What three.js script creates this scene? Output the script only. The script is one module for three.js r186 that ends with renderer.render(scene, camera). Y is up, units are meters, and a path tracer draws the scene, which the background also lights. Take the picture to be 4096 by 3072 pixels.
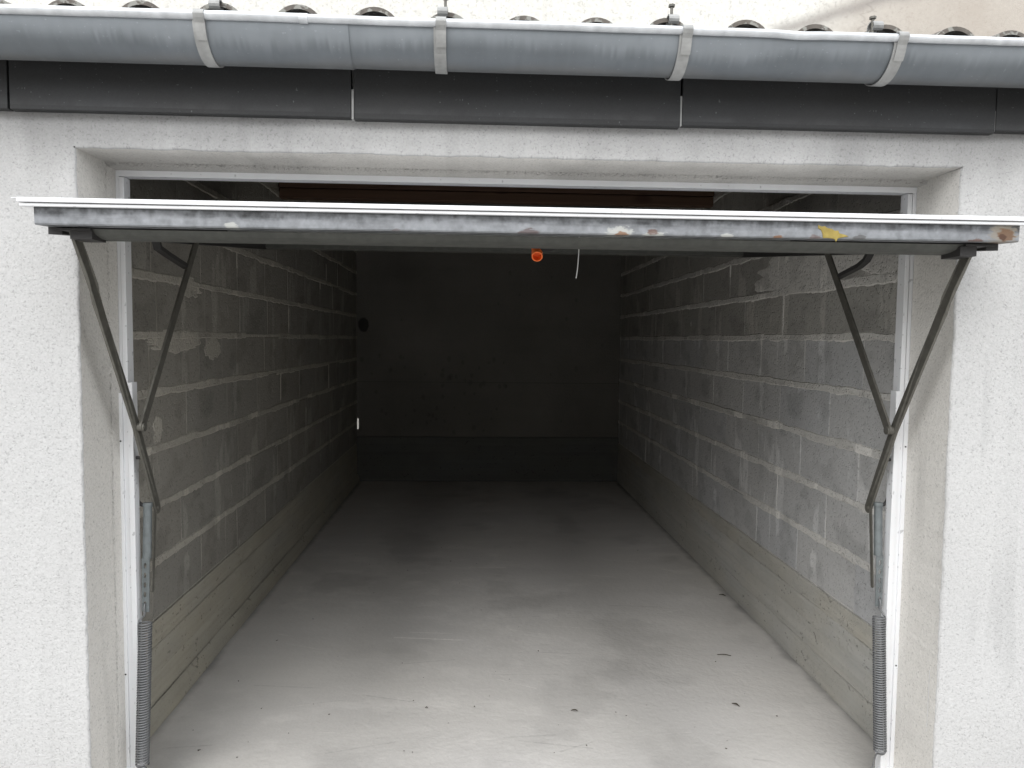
import * as THREE from 'three';
import { mergeGeometries } from 'three/addons/utils/BufferGeometryUtils.js';

/* ---------- camera, sky, sun, exposure ---------- */
const scene = new THREE.Scene();
const camera = new THREE.PerspectiveCamera(2 * Math.atan(1536 / 2940.35) * 180 / Math.PI, 4 / 3, 0.05, 500);
camera.position.set(-0.1447, 1.4222, 1.9826);
camera.rotation.set(-0.0606, -0.0498, 0.0108, 'YXZ');
scene.add(camera);

const sunDir = new THREE.Vector3(-0.38, 0.85, 1.0).normalize();
{ // overcast sky, brightest overhead, a little grey-blue
  const w = 128, h = 64, d = new Float32Array(w * h * 4);
  for (let j = 0; j < h; j++) for (let i = 0; i < w; i++) {
    const el = ((j + 0.5) / h - 0.5) * Math.PI, s = Math.sin(el), k = (j * w + i) * 4;
    const L = s > 0 ? (1 + 0.6 * s) / 1.5 : 0.3;
    d[k] = 0.955 * L; d[k + 1] = 0.985 * L; d[k + 2] = 1.03 * L; d[k + 3] = 1;
  }
  const t = new THREE.DataTexture(d, w, h, THREE.RGBAFormat, THREE.FloatType);
  t.mapping = THREE.EquirectangularReflectionMapping; t.magFilter = THREE.LinearFilter; t.minFilter = THREE.LinearFilter; t.needsUpdate = true;
  scene.background = t; scene.environment = t;
}
const sun = new THREE.DirectionalLight(new THREE.Color(1, 0.98, 0.955), 0.75);
sun.position.copy(sunDir).multiplyScalar(20); sun.castShadow = true; sun.shadow.radius = 85;
Object.assign(sun.shadow.camera, { left: -8, right: 8, top: 9, bottom: -8, near: 1, far: 50 });
sun.shadow.mapSize.set(2048, 2048); scene.add(sun);

const renderer = new THREE.WebGLRenderer({ antialias: true });
renderer.setSize(1024, 768);
renderer.shadowMap.enabled = true;
renderer.toneMapping = THREE.LinearToneMapping;
renderer.toneMappingExposure = 2.5;

/* ---------- random numbers and noise ---------- */
function rng(a) { return () => { a |= 0; a = a + 0x6D2B79F5 | 0; let t = Math.imul(a ^ a >>> 15, 1 | a); t = t + Math.imul(t ^ t >>> 7, 61 | t) ^ t; return ((t ^ t >>> 14) >>> 0) / 4294967296; }; }
const R = rng(7);
const rr = (a, b) => a + (b - a) * R();
function hash(x, y, s) { let h = Math.imul(x, 374761393) ^ Math.imul(y, 668265263) ^ Math.imul(s, 2147483647 - 61); h = Math.imul(h ^ h >>> 13, 1274126177); return ((h ^ h >>> 16) >>> 0) / 4294967296; }
function vn(x, y, px, py, s) { // value noise, periodic over px by py cells
  const xi = Math.floor(x), yi = Math.floor(y); let fx = x - xi, fy = y - yi; fx = fx * fx * (3 - 2 * fx); fy = fy * fy * (3 - 2 * fy);
  const m = (a, n) => ((a % n) + n) % n, x0 = m(xi, px), x1 = m(xi + 1, px), y0 = m(yi, py), y1 = m(yi + 1, py);
  const a = hash(x0, y0, s), b = hash(x1, y0, s), c = hash(x0, y1, s), e = hash(x1, y1, s);
  return a + (b - a) * fx + (c - a + (a - b - c + e) * fx) * fy;
}
function fbm(u, v, px, py, oct, s) { let t = 0, A = 0.5, n = 0; for (let i = 0; i < oct; i++) { t += A * vn(u * px, v * py, px, py, s + i); n += A; A *= 0.55; px *= 2; py *= 2; } return t / n; }
const n1 = (x, s) => vn(x, 0.5, 1e6, 2, s);
const clamp = (x, a = 0, b = 1) => Math.min(b, Math.max(a, x));
const ss = (a, b, x) => { const t = clamp((x - a) / (b - a)); return t * t * (3 - 2 * t); };
const mix3 = (a, b, t) => [a[0] + (b[0] - a[0]) * t, a[1] + (b[1] - a[1]) * t, a[2] + (b[2] - a[2]) * t];
const toS = (c) => 255 * (c <= 0.0031308 ? 12.92 * c : 1.055 * Math.pow(c, 1 / 2.4) - 0.055);

function colorTex(w, h, fn) { // fn(u, v) gives a linear base colour
  const d = new Uint8Array(w * h * 4);
  for (let j = 0; j < h; j++) for (let i = 0; i < w; i++) {
    const c = fn((i + 0.5) / w, (j + 0.5) / h), k = (j * w + i) * 4;
    for (let q = 0; q < 3; q++) d[k + q] = clamp(Math.round(toS(clamp(c[q]))), 0, 255);
    d[k + 3] = 255;
  }
  const t = new THREE.DataTexture(d, w, h); t.colorSpace = THREE.SRGBColorSpace; return fin(t);
}
function greyTex(w, h, fn) {
  const d = new Uint8Array(w * h * 4);
  for (let j = 0; j < h; j++) for (let i = 0; i < w; i++) { const c = clamp(Math.round(255 * fn((i + 0.5) / w, (j + 0.5) / h)), 0, 255), k = (j * w + i) * 4; d[k] = d[k + 1] = d[k + 2] = c; d[k + 3] = 255; }
  return fin(new THREE.DataTexture(d, w, h));
}
function fin(t) { t.wrapS = t.wrapT = THREE.RepeatWrapping; t.magFilter = THREE.LinearFilter; t.minFilter = THREE.LinearMipmapLinearFilter; t.generateMipmaps = true; t.anisotropy = 8; t.needsUpdate = true; return t; }
const rep = (t, x, y) => { t.repeat.set(x, y); return t; };  // metres -> texture

/* ---------- materials ---------- */
const S = (o) => new THREE.MeshStandardMaterial({ side: THREE.DoubleSide, ...o });
const C = (r, g, b) => new THREE.Color().setRGB(r, g, b);

// roughcast: small dark pits in pale render; the facade sheet is 3.2 m x 2.4 m
const pits = (u, v, px, py, s) => { const a = vn(u * px, v * py, px, py, s), b = vn(u * px * 2, v * py * 2, px * 2, py * 2, s + 1); return 0.6 * a + 0.4 * b; };
const facadeMap = rep(colorTex(2048, 1536, (u, v) => {
  const x = u * 3.2 - 1.6, y = v * 2.4;
  const cl = fbm(u, v, 6, 5, 4, 11), fine = vn(u * 900, v * 680, 900, 680, 21), pit = pits(u, v, 880, 660, 31), dens = fbm(u, v, 10, 8, 3, 51);
  let g = 0.475 + 0.10 * (cl - 0.5) + 0.055 * (fbm(u, v, 3, 2, 3, 15) - 0.5) + 0.06 * (fine - 0.5);
  g *= 1 - 0.30 * ss(0.70 - 0.12 * dens, 0.86, pit);
  // grime washed down from the fascia and in the upper corners
  const run = fbm(u, v, 40, 4, 3, 61);
  const grime = ss(1.80, 2.0, y + 0.12 * (run - 0.5)) * (0.4 + 0.5 * ss(0.4, 0.65, fbm(u, v, 7, 5, 4, 71))) + 0.35 * ss(-1.2, -1.4, x) * ss(1.6, 1.95, y) * fbm(u, v, 20, 15, 3, 75);
  g *= 1 - 0.42 * grime;
  // a few vertical dirt runs
  g *= 1 - 0.14 * ss(0.55, 0.75, fbm(u, v, 60, 3, 3, 81)) * ss(0.3, 0.7, fbm(u, v, 5, 4, 2, 85));
  const warm = 0.5 + 0.5 * (fbm(u, v, 5, 4, 3, 91) - 0.5);
  return [g * (1 + 0.01 * warm), g * 0.995, g * (0.985 - 0.015 * warm)];
}), 1 / 3.2, 1 / 2.4);
facadeMap.offset.set(0.5, 0);
const facadeBump = rep(greyTex(1024, 1024, (u, v) => { const p = pits(u, v, 380, 380, 33); return clamp(0.6 * fbm(u, v, 190, 190, 3, 35) + 0.4 - 0.4 * ss(0.68, 0.84, p)); }), 1 / 1.2, 1 / 1.2);
const M = {};
M.reveal = S({ map: facadeMap, bumpMap: facadeBump, bumpScale: 0.0018, roughness: 0.95, color: C(1.38, 1.345, 1.28) });
M.render = S({ map: facadeMap, bumpMap: facadeBump, bumpScale: 0.0022, roughness: 0.95 });

// concrete block in a few tones
const blockMap = rep(colorTex(1024, 1024, (u, v) => {
  const cl = fbm(u, v, 4, 4, 5, 111), f = vn(u * 420, v * 420, 420, 420, 121), p = pits(u, v, 160, 160, 131);
  let g = 0.36 + 0.13 * (cl - 0.5) + 0.05 * (f - 0.5); g *= 1 - 0.3 * ss(0.68, 0.82, p);
  g *= 1 + 0.28 * ss(0.62, 0.72, fbm(u, v, 14, 5, 4, 141)) - 0.15 * ss(0.58, 0.72, fbm(u, v, 8, 9, 3, 145));
  return [g, g, g];
}), 1 / 1.3, 1 / 1.3);
const blockBump = rep(greyTex(512, 512, (u, v) => { const p = pits(u, v, 90, 90, 151); return clamp(0.5 * fbm(u, v, 60, 60, 3, 155) + 0.5 - 0.6 * ss(0.66, 0.8, p)); }), 1 / 0.7, 1 / 0.7);
const blockM = (r, g, b) => S({ map: blockMap, bumpMap: blockBump, bumpScale: 0.003, roughness: 0.96, color: C(r, g, b) });
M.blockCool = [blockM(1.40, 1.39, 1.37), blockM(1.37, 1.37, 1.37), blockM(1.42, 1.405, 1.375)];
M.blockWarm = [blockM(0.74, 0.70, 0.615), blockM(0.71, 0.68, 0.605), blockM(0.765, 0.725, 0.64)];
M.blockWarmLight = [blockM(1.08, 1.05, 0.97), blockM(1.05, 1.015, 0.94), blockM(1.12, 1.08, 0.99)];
M.mortar = S({ map: blockMap, bumpMap: blockBump, bumpScale: 0.005, roughness: 0.97, color: C(1.85, 1.8, 1.7) });
M.mortarWarm = S({ map: blockMap, bumpMap: blockBump, bumpScale: 0.005, roughness: 0.97, color: C(1.18, 1.11, 0.97) });

// board-marked concrete of the plinths
const plinthMap = rep(colorTex(1024, 256, (u, v) => {
  const cl = fbm(u, v, 5, 2, 5, 161), st = fbm(u, v, 2, 30, 4, 165), sp = pits(u, v, 110, 40, 167);
  let g = 0.45 + 0.17 * (cl - 0.5) + 0.11 * (st - 0.5); g *= 1 - 0.45 * ss(0.74, 0.82, sp) * ss(0.45, 0.6, fbm(u, v, 12, 5, 2, 169));
  const w = fbm(u, v, 7, 3, 3, 171); return [g * (1.01 + 0.05 * w), g * 1.0, g * (0.945 - 0.09 * w)];
}), 1 / 1.9, 1 / 0.48);
M.plinth = S({ map: plinthMap, bumpMap: blockBump, bumpScale: 0.004, roughness: 0.93 });
M.plinthTan = S({ map: plinthMap, bumpMap: blockBump, bumpScale: 0.003, roughness: 0.93, color: C(0.80, 0.78, 0.72) });
M.plinthGrey = S({ map: plinthMap, bumpMap: blockBump, bumpScale: 0.003, roughness: 0.93, color: C(0.97, 0.98, 1.0) });
M.plinthCool = S({ map: plinthMap, roughness: 0.93, color: C(0.29, 0.302, 0.315) });

// back wall: smooth dark render with spots
const spots = []; for (let i = 0; i < 46; i++) spots.push([rr(-1.3, 0.2), rr(0.48, 1.25), rr(0.008, 0.022)]); for (let i = 0; i < 22; i++) spots.push([rr(-1.3, 1.3), rr(0.48, 2.1), rr(0.006, 0.018)]);
const backMap = rep(colorTex(1024, 1024, (u, v) => {
  const x = u * 2.8 - 1.4, y = v * 2.8;
  let g = 0.18 + 0.10 * (fbm(u, v, 5, 4, 5, 181) - 0.5) + 0.02 * (fbm(u, v, 3, 40, 3, 185) - 0.5) + 0.012 * (vn(u * 300, v * 300, 300, 300, 187) - 0.5);
  for (const [a, b, r] of spots) { const d = Math.hypot(x - a, (y - b) * 0.7); if (d < r * 2) g *= 1 - 0.22 * ss(r * 1.3, r * 0.5, d + 0.006 * (vn(u * 200, v * 200, 200, 200, 188) - 0.5)); }
  const e = Math.hypot((x + 1.25) / 0.05, (y - 1.55) / 0.075) + 0.5 * (fbm(u, v, 40, 40, 3, 189) - 0.5); g *= 1 - 0.75 * ss(1.1, 0.8, e);
  return [g * 1.05, g, g * 0.9];
}), 1 / 2.8, 1 / 2.8); backMap.offset.set(0.5, 0);
M.back = S({ map: backMap, bumpMap: blockBump, bumpScale: 0.003, roughness: 0.95 });

// garage slab, 2.62 m x 5.2 m, dusted pale with darker tyre lanes
const scuffs = [[-0.52, -1.46, -0.2, -1.42, 0.3, 0.008], [-0.45, -1.52, -0.25, -1.5, 0.25, 0.006]]; for (let i = 0; i < 60; i++) { const x = rr(-1.25, 1.2), z = -0.4 - 3.2 * R() * R(), a = rr(-0.5, 0.5), l = rr(0.04, 0.3); scuffs.push([x, z, x + l * Math.cos(a), z + l * Math.sin(a), rr(-0.22, 0.2), rr(0.003, 0.007)]); }
const floorMap = rep(colorTex(1024, 2048, (u, v) => {
  const x = u * 2.7 - 1.35, z = -v * 5.4;
  const wob = 0.16 * (fbm(u, v, 3, 6, 3, 191) - 0.5);
  let g = 0.60 + 0.10 * (fbm(u, v, 5, 10, 5, 195) - 0.5) + 0.06 * (fbm(u, v, 6, 60, 3, 199) - 0.5) + 0.045 * (vn(u * 700, v * 1400, 700, 1400, 203) - 0.5);
  const lane = (c, w) => Math.exp(-Math.pow((x + wob - c) / w, 2));
  const br = 0.55 + 0.9 * (fbm(u, v, 4, 9, 4, 207) - 0.3);
  g *= 1 - clamp(0.21 * lane(-0.54, 0.25) * br + 0.18 * lane(0.52, 0.24) * br, 0, 0.5);
  g *= 1 - 0.14 * ss(0.56, 0.75, fbm(u, v, 7, 14, 4, 211));
  g *= 1 + 0.07 * ss(0.50, 0.75, fbm(u, v, 22, 60, 4, 215)) * ss(0.45, 0.6, fbm(u, v, 4, 8, 2, 216));
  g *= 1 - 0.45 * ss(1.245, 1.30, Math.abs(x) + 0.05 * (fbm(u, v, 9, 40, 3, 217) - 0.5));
  for (const [ax, az, bx, bz, k, ww] of scuffs) { const dx = bx - ax, dz = bz - az, t = clamp(((x - ax) * dx + (z - az) * dz) / (dx * dx + dz * dz)), d = Math.hypot(x - ax - t * dx, z - az - t * dz); if (d < 0.02) g *= 1 + k * ss(ww, ww * 0.3, d) * (0.3 + 0.9 * vn(u * 240, v * 480, 240, 480, 233)); }
  const w = fbm(u, v, 4, 7, 3, 219); return [g * 1.015, g * (0.972 + 0.01 * w), g * (0.90 + 0.05 * w)];
}), 1 / 2.7, 1 / 5.4); floorMap.offset.set(0.5, 0);
const floorRough = rep(greyTex(512, 1024, (u, v) => 0.72 + 0.25 * fbm(u, v, 6, 12, 4, 223)), 1 / 2.7, 1 / 5.4);
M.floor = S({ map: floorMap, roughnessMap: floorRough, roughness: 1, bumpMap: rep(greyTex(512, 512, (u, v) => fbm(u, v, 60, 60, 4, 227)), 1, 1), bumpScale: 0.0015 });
M.ground = S({ map: rep(colorTex(1024, 1024, (u, v) => { const g = 0.39 + 0.06 * (fbm(u, v, 5, 5, 5, 231) - 0.5) + 0.08 * (vn(u * 300, v * 300, 300, 300, 235) - 0.5); return [g, g * 0.975, g * 0.93]; }), 1 / 3, 1 / 3), roughness: 0.95 });

// zinc of the gutter: streaked patina, u along the gutter, v down its belly (metres)
const zincMap = rep(colorTex(2048, 256, (u, v) => {
  const edge = 0.19 + 0.22 * (fbm(u, 0.3, 14, 2, 3, 241) - 0.5) + 0.13 * (vn(u * 420, 0.5, 420, 2, 245) - 0.5) * vn(u * 30, .5, 30, 2, 247);
  const t = ss(edge + 0.09, edge - 0.07, v);
  let c = mix3([0.21, 0.235, 0.25], [0.37, 0.405, 0.425], t * (0.55 + 0.5 * fbm(u, 0.4, 9, 2, 3, 243)));
  const b = ss(0.33, 0.5, v + 0.2 * (fbm(u, v, 24, 3, 3, 251) - 0.5)); c = mix3(c, [0.26, 0.265, 0.26], b * 0.7);
  const k = 1 + 0.18 * (fbm(u, v, 40, 4, 4, 255) - 0.5) + 0.10 * (fbm(u, v, 200, 3, 2, 257) - 0.5) + 0.3 * ss(0.85, 0.9, pits(u, v, 500, 40, 259));
  return [c[0] * k * 0.65, c[1] * k * 0.642, c[2] * k * 0.65];
}), 1 / 3, 1 / 0.251);
M.zinc = S({ map: zincMap, roughness: 0.5, metalness: 0.35 });
M.zincBead = S({ map: rep(colorTex(512, 64, (u, v) => { const g = 0.55 + 0.25 * (fbm(u, v, 50, 4, 4, 261) - 0.5); return [g * 0.98, g, g * 1.02]; }), 1, 4), roughness: 0.5, metalness: 0.3 });
M.strap = S({ map: rep(colorTex(256, 256, (u, v) => { const g = 0.31 + 0.22 * (fbm(u, v, 9, 9, 5, 265) - 0.5); return [g, g, g * 0.97]; }), 4, 4), roughness: 0.65, metalness: 0.25 });
M.fascia = S({ map: rep(colorTex(1024, 256, (u, v) => {
  let g = 0.018 + 0.010 * (fbm(u, v, 6, 3, 5, 271) - 0.5) + 0.006 * (vn(u * 400, v * 100, 400, 100, 273) - 0.5);
  g += 0.06 * ss(0.875, 0.89, pits(u, v, 150, 38, 275)); g += 0.02 * ss(0.10, 0.0, v) * fbm(u, v, 30, 2, 3, 276);
  const b = fbm(u, v, 4, 2, 3, 277); return [g * (0.93 + 0.1 * b), g * 0.99, g * (1.06 - 0.1 * b)];
}), 1 / 1.1, 1 / 0.25), roughness: 0.6 });
M.tile = S({ map: rep(colorTex(512, 512, (u, v) => { const n = fbm(u, v, 30, 30, 4, 281), l = ss(0.55, 0.66, fbm(u, v, 24, 24, 4, 285)); return mix3(mix3([0.07, 0.062, 0.055], [0.17, 0.15, 0.13], n), [0.34, 0.34, 0.31], l * 0.7); }), 2.5, 2.5), roughness: 0.95 });
M.white = S({ map: rep(colorTex(512, 512, (u, v) => { const g = 0.76 + 0.07 * (fbm(u, v, 5, 5, 5, 291) - 0.5) - 0.25 * ss(0.80, 0.86, pits(u, v, 60, 60, 295)); return [g * 0.985, g * 0.99, g]; }), 1.3, 1.3), roughness: 0.42 });
M.seam = S({ color: C(0.12, 0.11, 0.1), roughness: 0.9 });
const galvMap = (x0, x1, y0, y1, marks) => rep(colorTex(2048, 128, (u, v) => {
  const x = x0 + u * (x1 - x0);
  const top = ss(0.35, 0.85, v + 0.5 * (fbm(u, v, 22, 3, 4, 301) - 0.5));  // shadow along the upper edge painted in; paler zinc bloom below
  let g = 0.225 - 0.15 * top + 0.15 * (fbm(u, v, 170, 3, 4, 305) - 0.5) + 0.08 * (fbm(u, v, 24, 2, 3, 307) - 0.5);
  g *= 1 - 0.25 * ss(0.60, 0.78, fbm(u, v, 300, 3, 2, 309)) * ss(0.3, 0.8, v);
  let c = [g * 0.965, g * 1.0, g * 1.05];
  for (const [mx, mv, rx, rv, col, k] of marks) {
    const d = Math.hypot((x - mx) / rx, (v - mv) / rv) + 0.9 * (fbm(u, v, 240, 12, 3, 313) - 0.5);
    c = mix3(c, col, k * ss(1.0, 0.65, d));
  }
  return c;
}), 1 / (x1 - x0), 1 / (y1 - y0));
const RUST = [0.10, 0.036, 0.018], FLAKE = [0.46, 0.46, 0.43], ORA = [0.20, 0.085, 0.028], BROWN = [0.085, 0.05, 0.045];
const railMap = galvMap(-1.144, 1.165, 1.668, 1.712, [
  [-0.707, 0.14, 0.018, 0.22, FLAKE, 0.7], [-0.021, 0.08, 0.026, 0.26, BROWN, 0.7], [0.19, 0.18, 0.034, 0.35, FLAKE, 0.75], [0.197, 0.08, 0.017, 0.18, ORA, 0.8],
  [0.276, 0.1, 0.03, 0.22, FLAKE, 0.7], [0.27, 0.24, 0.016, 0.16, RUST, 0.75], [0.448, 0.08, 0.018, 0.2, FLAKE, 0.7], [0.57, 0.08, 0.014, 0.16, ORA, 0.8], [0.662, 0.08, 0.016, 0.18, RUST, 0.5],
  [0.77, 0.1, 0.02, 0.2, [0.08, 0.075, 0.07], 0.7], [1.06, 0.06, 0.022, 0.16, RUST, 0.7], [1.126, 0.45, 0.04, 0.7, [0.25, 0.215, 0.165], 0.65], [1.132, 0.42, 0.024, 0.40, [0.13, 0.062, 0.025], 0.8], [1.124, 0.3, 0.010, 0.2, [0.06, 0.025, 0.014], 0.8], [-0.33, 0.06, 0.012, 0.12, BROWN, 0.5]]);
M.rail = S({ map: railMap, roughness: 0.55, metalness: 0.25 });
railMap.offset.set(1.144 / 2.309, -1.668 / 0.044);
const galvGrey = rep(colorTex(512, 512, (u, v) => { const g = 0.30 + 0.16 * (fbm(u, v, 30, 30, 4, 321) - 0.5) + 0.1 * (fbm(u, v, 5, 5, 4, 325) - 0.5); return [g * 0.98, g, g * 0.97]; }), 2, 2);
M.galv = S({ map: galvGrey, roughness: 0.55, metalness: 0.3 });
M.galvDark = S({ map: galvGrey, roughness: 0.7, metalness: 0.1, color: C(0.27, 0.27, 0.25) });
M.galvBlue = S({ map: galvGrey, roughness: 0.5, metalness: 0.35, color: C(0.58, 0.63, 0.66) });
M.steel = S({ map: rep(colorTex(256, 256, (u, v) => { const g = 0.12 + 0.07 * (fbm(u, v, 20, 20, 4, 331) - 0.5); return [g * 1.05, g, g * 0.86]; }), 4, 4), roughness: 0.5, metalness: 0.4 });
M.darkSteel = S({ color: C(0.045, 0.043, 0.042), roughness: 0.6, metalness: 0.3 });
M.spring = S({ color: C(0.20, 0.203, 0.207), roughness: 0.5, metalness: 0.4 });
M.orange = S({ color: C(0.88, 0.17, 0.025), roughness: 0.5 });
M.cord = S({ color: C(0.62, 0.62, 0.6), roughness: 0.9 });
M.yellow = S({ map: rep(colorTex(128, 128, (u, v) => { const n = fbm(u, v, 9, 9, 4, 341); return mix3([0.17, 0.125, 0.025], [0.36, 0.275, 0.07], n); }), 10, 10), roughness: 0.8 });
M.wood = S({ map: rep(colorTex(1024, 256, (u, v) => { const r = fbm(u, v, 3, 40, 4, 351), kn = ss(0.72, 0.85, fbm(u, v, 12, 6, 2, 355)); return mix3(mix3([0.07, 0.038, 0.023], [0.14, 0.08, 0.05], r), [0.05, 0.02, 0.012], kn * 0.8); }), 1 / 2.6, 1 / 0.3), roughness: 0.8 });
M.leaf = S({ color: C(0.055, 0.045, 0.03), roughness: 0.95 });
// tall house wall behind, sheet 12 m x 3 m
const houseMap = rep(colorTex(2048, 1024, (u, v) => {
  const x = u * 14 - 7, y = v * 7;
  let g = 0.62 + 0.10 * (fbm(u, v, 12, 6, 4, 361) - 0.5) + 0.10 * (vn(u * 500, v * 250, 500, 250, 365) - 0.5); g *= 1 - 0.2 * ss(0.62, 0.82, pits(u, v, 600, 300, 367));
  let c = [g, g * 0.975, g * 0.90];
  const n = 0.9 * (fbm(u, v, 20, 12, 4, 369) - 0.5);
  const patch = ss(3.5, 4.3, x + n + 0.4 * (5.3 - y)), diag = Math.exp(-Math.pow((y - (5.08 + (x - 3.6) * 0.30) + 0.12 * n) / 0.075, 2)) * ss(3.0, 3.4, x);
  c = mix3(c, [0.33, 0.285, 0.24], patch * (0.75 + 0.3 * n)); c = mix3(c, [0.25, 0.23, 0.21], diag * 0.75);
  const cr = Math.exp(-Math.pow((x - (4.35 + 0.6 * (fbm(0.2, v, 2, 60, 3, 371) - 0.5))) / 0.018, 2)); c = mix3(c, [0.2, 0.18, 0.16], cr * 0.35);
  return c;
}), 1 / 14, 1 / 7); houseMap.offset.set(0.5, 0);
M.house = S({ map: houseMap, bumpMap: facadeBump, bumpScale: 0.004, roughness: 0.95 });

M.blockingWall = S({ color: C(0.40, 0.385, 0.36), bumpMap: facadeBump, bumpScale: 0.004, roughness: 0.95 });  // surface of the added light-blocking wall behind the camera

/* ---------- building helpers (all shapes are given in world metres) ---------- */
const used = {};
const numbered = (n) => { const k = used[n] = (used[n] ?? -1) + 1; return k ? `${n}_${String(k).padStart(3, '0')}` : n; };
function tag(o, label, category, group, kind) { o.userData.label = label; if (category) o.userData.category = category; if (group) o.userData.group = group; if (kind) o.userData.kind = kind; return o; }
function base(name, [x, y, z], label, category, group, kind) { const o = new THREE.Group(); o.name = numbered(name); o.position.set(x, y, z); scene.add(o); o.updateMatrixWorld(true); return tag(o, label, category, group, kind); }
function part(name, geo, mat, parent, label) {
  const g = Array.isArray(geo) ? merge(geo) : geo, m = new THREE.Mesh(g, mat); m.castShadow = m.receiveShadow = true;
  if (parent) { parent.updateWorldMatrix(true, false); g.applyMatrix4(parent.matrixWorld.clone().invert()); m.name = name; parent.add(m); } else { m.name = numbered(name); scene.add(m); }
  if (label) m.userData.label = label;
  return m;
}
function merge(list) { return mergeGeometries(list.map((g) => { const q = g.index ? g.toNonIndexed() : g; for (const k of Object.keys(q.attributes)) if (!['position', 'normal', 'uv'].includes(k)) q.deleteAttribute(k); q.morphAttributes = {}; q.clearGroups(); return q; })); }
function muv(geo, ox = 0, oy = 0) { // uv in metres by the facing of each triangle
  const g = geo.index ? geo.toNonIndexed() : geo, p = g.attributes.position, uv = new Float32Array(p.count * 2), a = new THREE.Vector3(), b = new THREE.Vector3(), c = new THREE.Vector3();
  for (let i = 0; i < p.count; i += 3) {
    a.fromBufferAttribute(p, i); b.fromBufferAttribute(p, i + 1); c.fromBufferAttribute(p, i + 2); b.sub(a); c.sub(a); b.cross(c);
    const X = Math.abs(b.x), Y = Math.abs(b.y), Z = Math.abs(b.z);
    for (let k = 0; k < 3; k++) { const x = p.getX(i + k), y = p.getY(i + k), z = p.getZ(i + k); const [u, v] = X > Y && X > Z ? [-z, y] : Y > Z ? [x, -z] : [x, y]; uv[(i + k) * 2] = u + ox; uv[(i + k) * 2 + 1] = v + oy; }
  }
  g.setAttribute('uv', new THREE.BufferAttribute(uv, 2)); return g;
}
function box(x0, x1, y0, y1, z0, z1, bev = 0) {
  let g;
  if (bev) { const s = new THREE.Shape([[x0 + bev, y0 + bev], [x1 - bev, y0 + bev], [x1 - bev, y1 - bev], [x0 + bev, y1 - bev]].map((p) => new THREE.Vector2(...p))); g = new THREE.ExtrudeGeometry(s, { depth: z1 - z0 - 2 * bev, bevelEnabled: true, bevelSize: bev, bevelThickness: bev, bevelSegments: 2 }); g.translate(0, 0, z0 + bev); } else { g = new THREE.BoxGeometry(x1 - x0, y1 - y0, z1 - z0); g.translate((x0 + x1) / 2, (y0 + y1) / 2, (z0 + z1) / 2); }
  return muv(g);
}
function poly(pts, x0, x1, bev = 0) { // outline in (z, y), pushed along x
  const g = new THREE.ExtrudeGeometry(new THREE.Shape(pts.map(([z, y]) => new THREE.Vector2(-z, y))), { depth: x1 - x0 - 2 * bev, bevelEnabled: bev > 0, bevelSize: bev, bevelThickness: bev, bevelSegments: 1 });
  g.rotateY(Math.PI / 2); g.translate(x0 + bev, 0, 0); return muv(g);
}
function bar(path, x0, x1, w, round = true, bev = 0) { // a flat bar along (z, y) points
  const L = [], Rt = [], n = path.length, dir = (a, b) => { const d = [b[0] - a[0], b[1] - a[1]], l = Math.hypot(...d); return [d[0] / l, d[1] / l]; };
  for (let i = 0; i < n; i++) {
    const d0 = i ? dir(path[i - 1], path[i]) : dir(path[0], path[1]), d1 = i < n - 1 ? dir(path[i], path[i + 1]) : d0;
    let nx = -(d0[1] + d1[1]), ny = d0[0] + d1[0]; const l = Math.hypot(nx, ny); nx /= l; ny /= l; const k = w / 2 / Math.max(0.4, nx * -d0[1] + ny * d0[0]);
    L.push([path[i][0] + nx * k, path[i][1] + ny * k]); Rt.push([path[i][0] - nx * k, path[i][1] - ny * k]);
  }
  const cap = (c, d) => { const o = []; if (round) for (let i = 1; i < 8; i++) { const t = Math.PI / 2 - Math.PI * i / 8, cs = Math.cos(t), sn = Math.sin(t); o.push([c[0] + w / 2 * (d[0] * cs - d[1] * sn), c[1] + w / 2 * (d[1] * cs + d[0] * sn)]); } return o; };
  const out = [...L, ...cap(path[n - 1], dir(path[n - 2], path[n - 1])), ...Rt.reverse(), ...cap(path[0], dir(path[1], path[0]))];
  return poly(out, x0, x1, bev);
}
function tube(pts, r, seg = 40, rad = 10, closed = false) { return muv(new THREE.TubeGeometry(new THREE.CatmullRomCurve3(pts.map((p) => new THREE.Vector3(...p)), closed, 'catmullrom', 0.3), seg, r, rad, closed)); }
function cyl(a, b, r0, r1 = r0, seg = 20, open = false) {
  const A = new THREE.Vector3(...a), B = new THREE.Vector3(...b), g = new THREE.CylinderGeometry(r1, r0, A.distanceTo(B), seg, 1, open);
  g.applyQuaternion(new THREE.Quaternion().setFromUnitVectors(new THREE.Vector3(0, 1, 0), B.clone().sub(A).normalize())); g.translate((A.x + B.x) / 2, (A.y + B.y) / 2, (A.z + B.z) / 2); return muv(g);
}
function tri(pos, uvs) { const g = new THREE.BufferGeometry(); g.setAttribute('position', new THREE.Float32BufferAttribute(pos, 3)); g.computeVertexNormals(); if (uvs) g.setAttribute('uv', new THREE.Float32BufferAttribute(uvs, 2)); else return muv(g); return g; }
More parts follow.
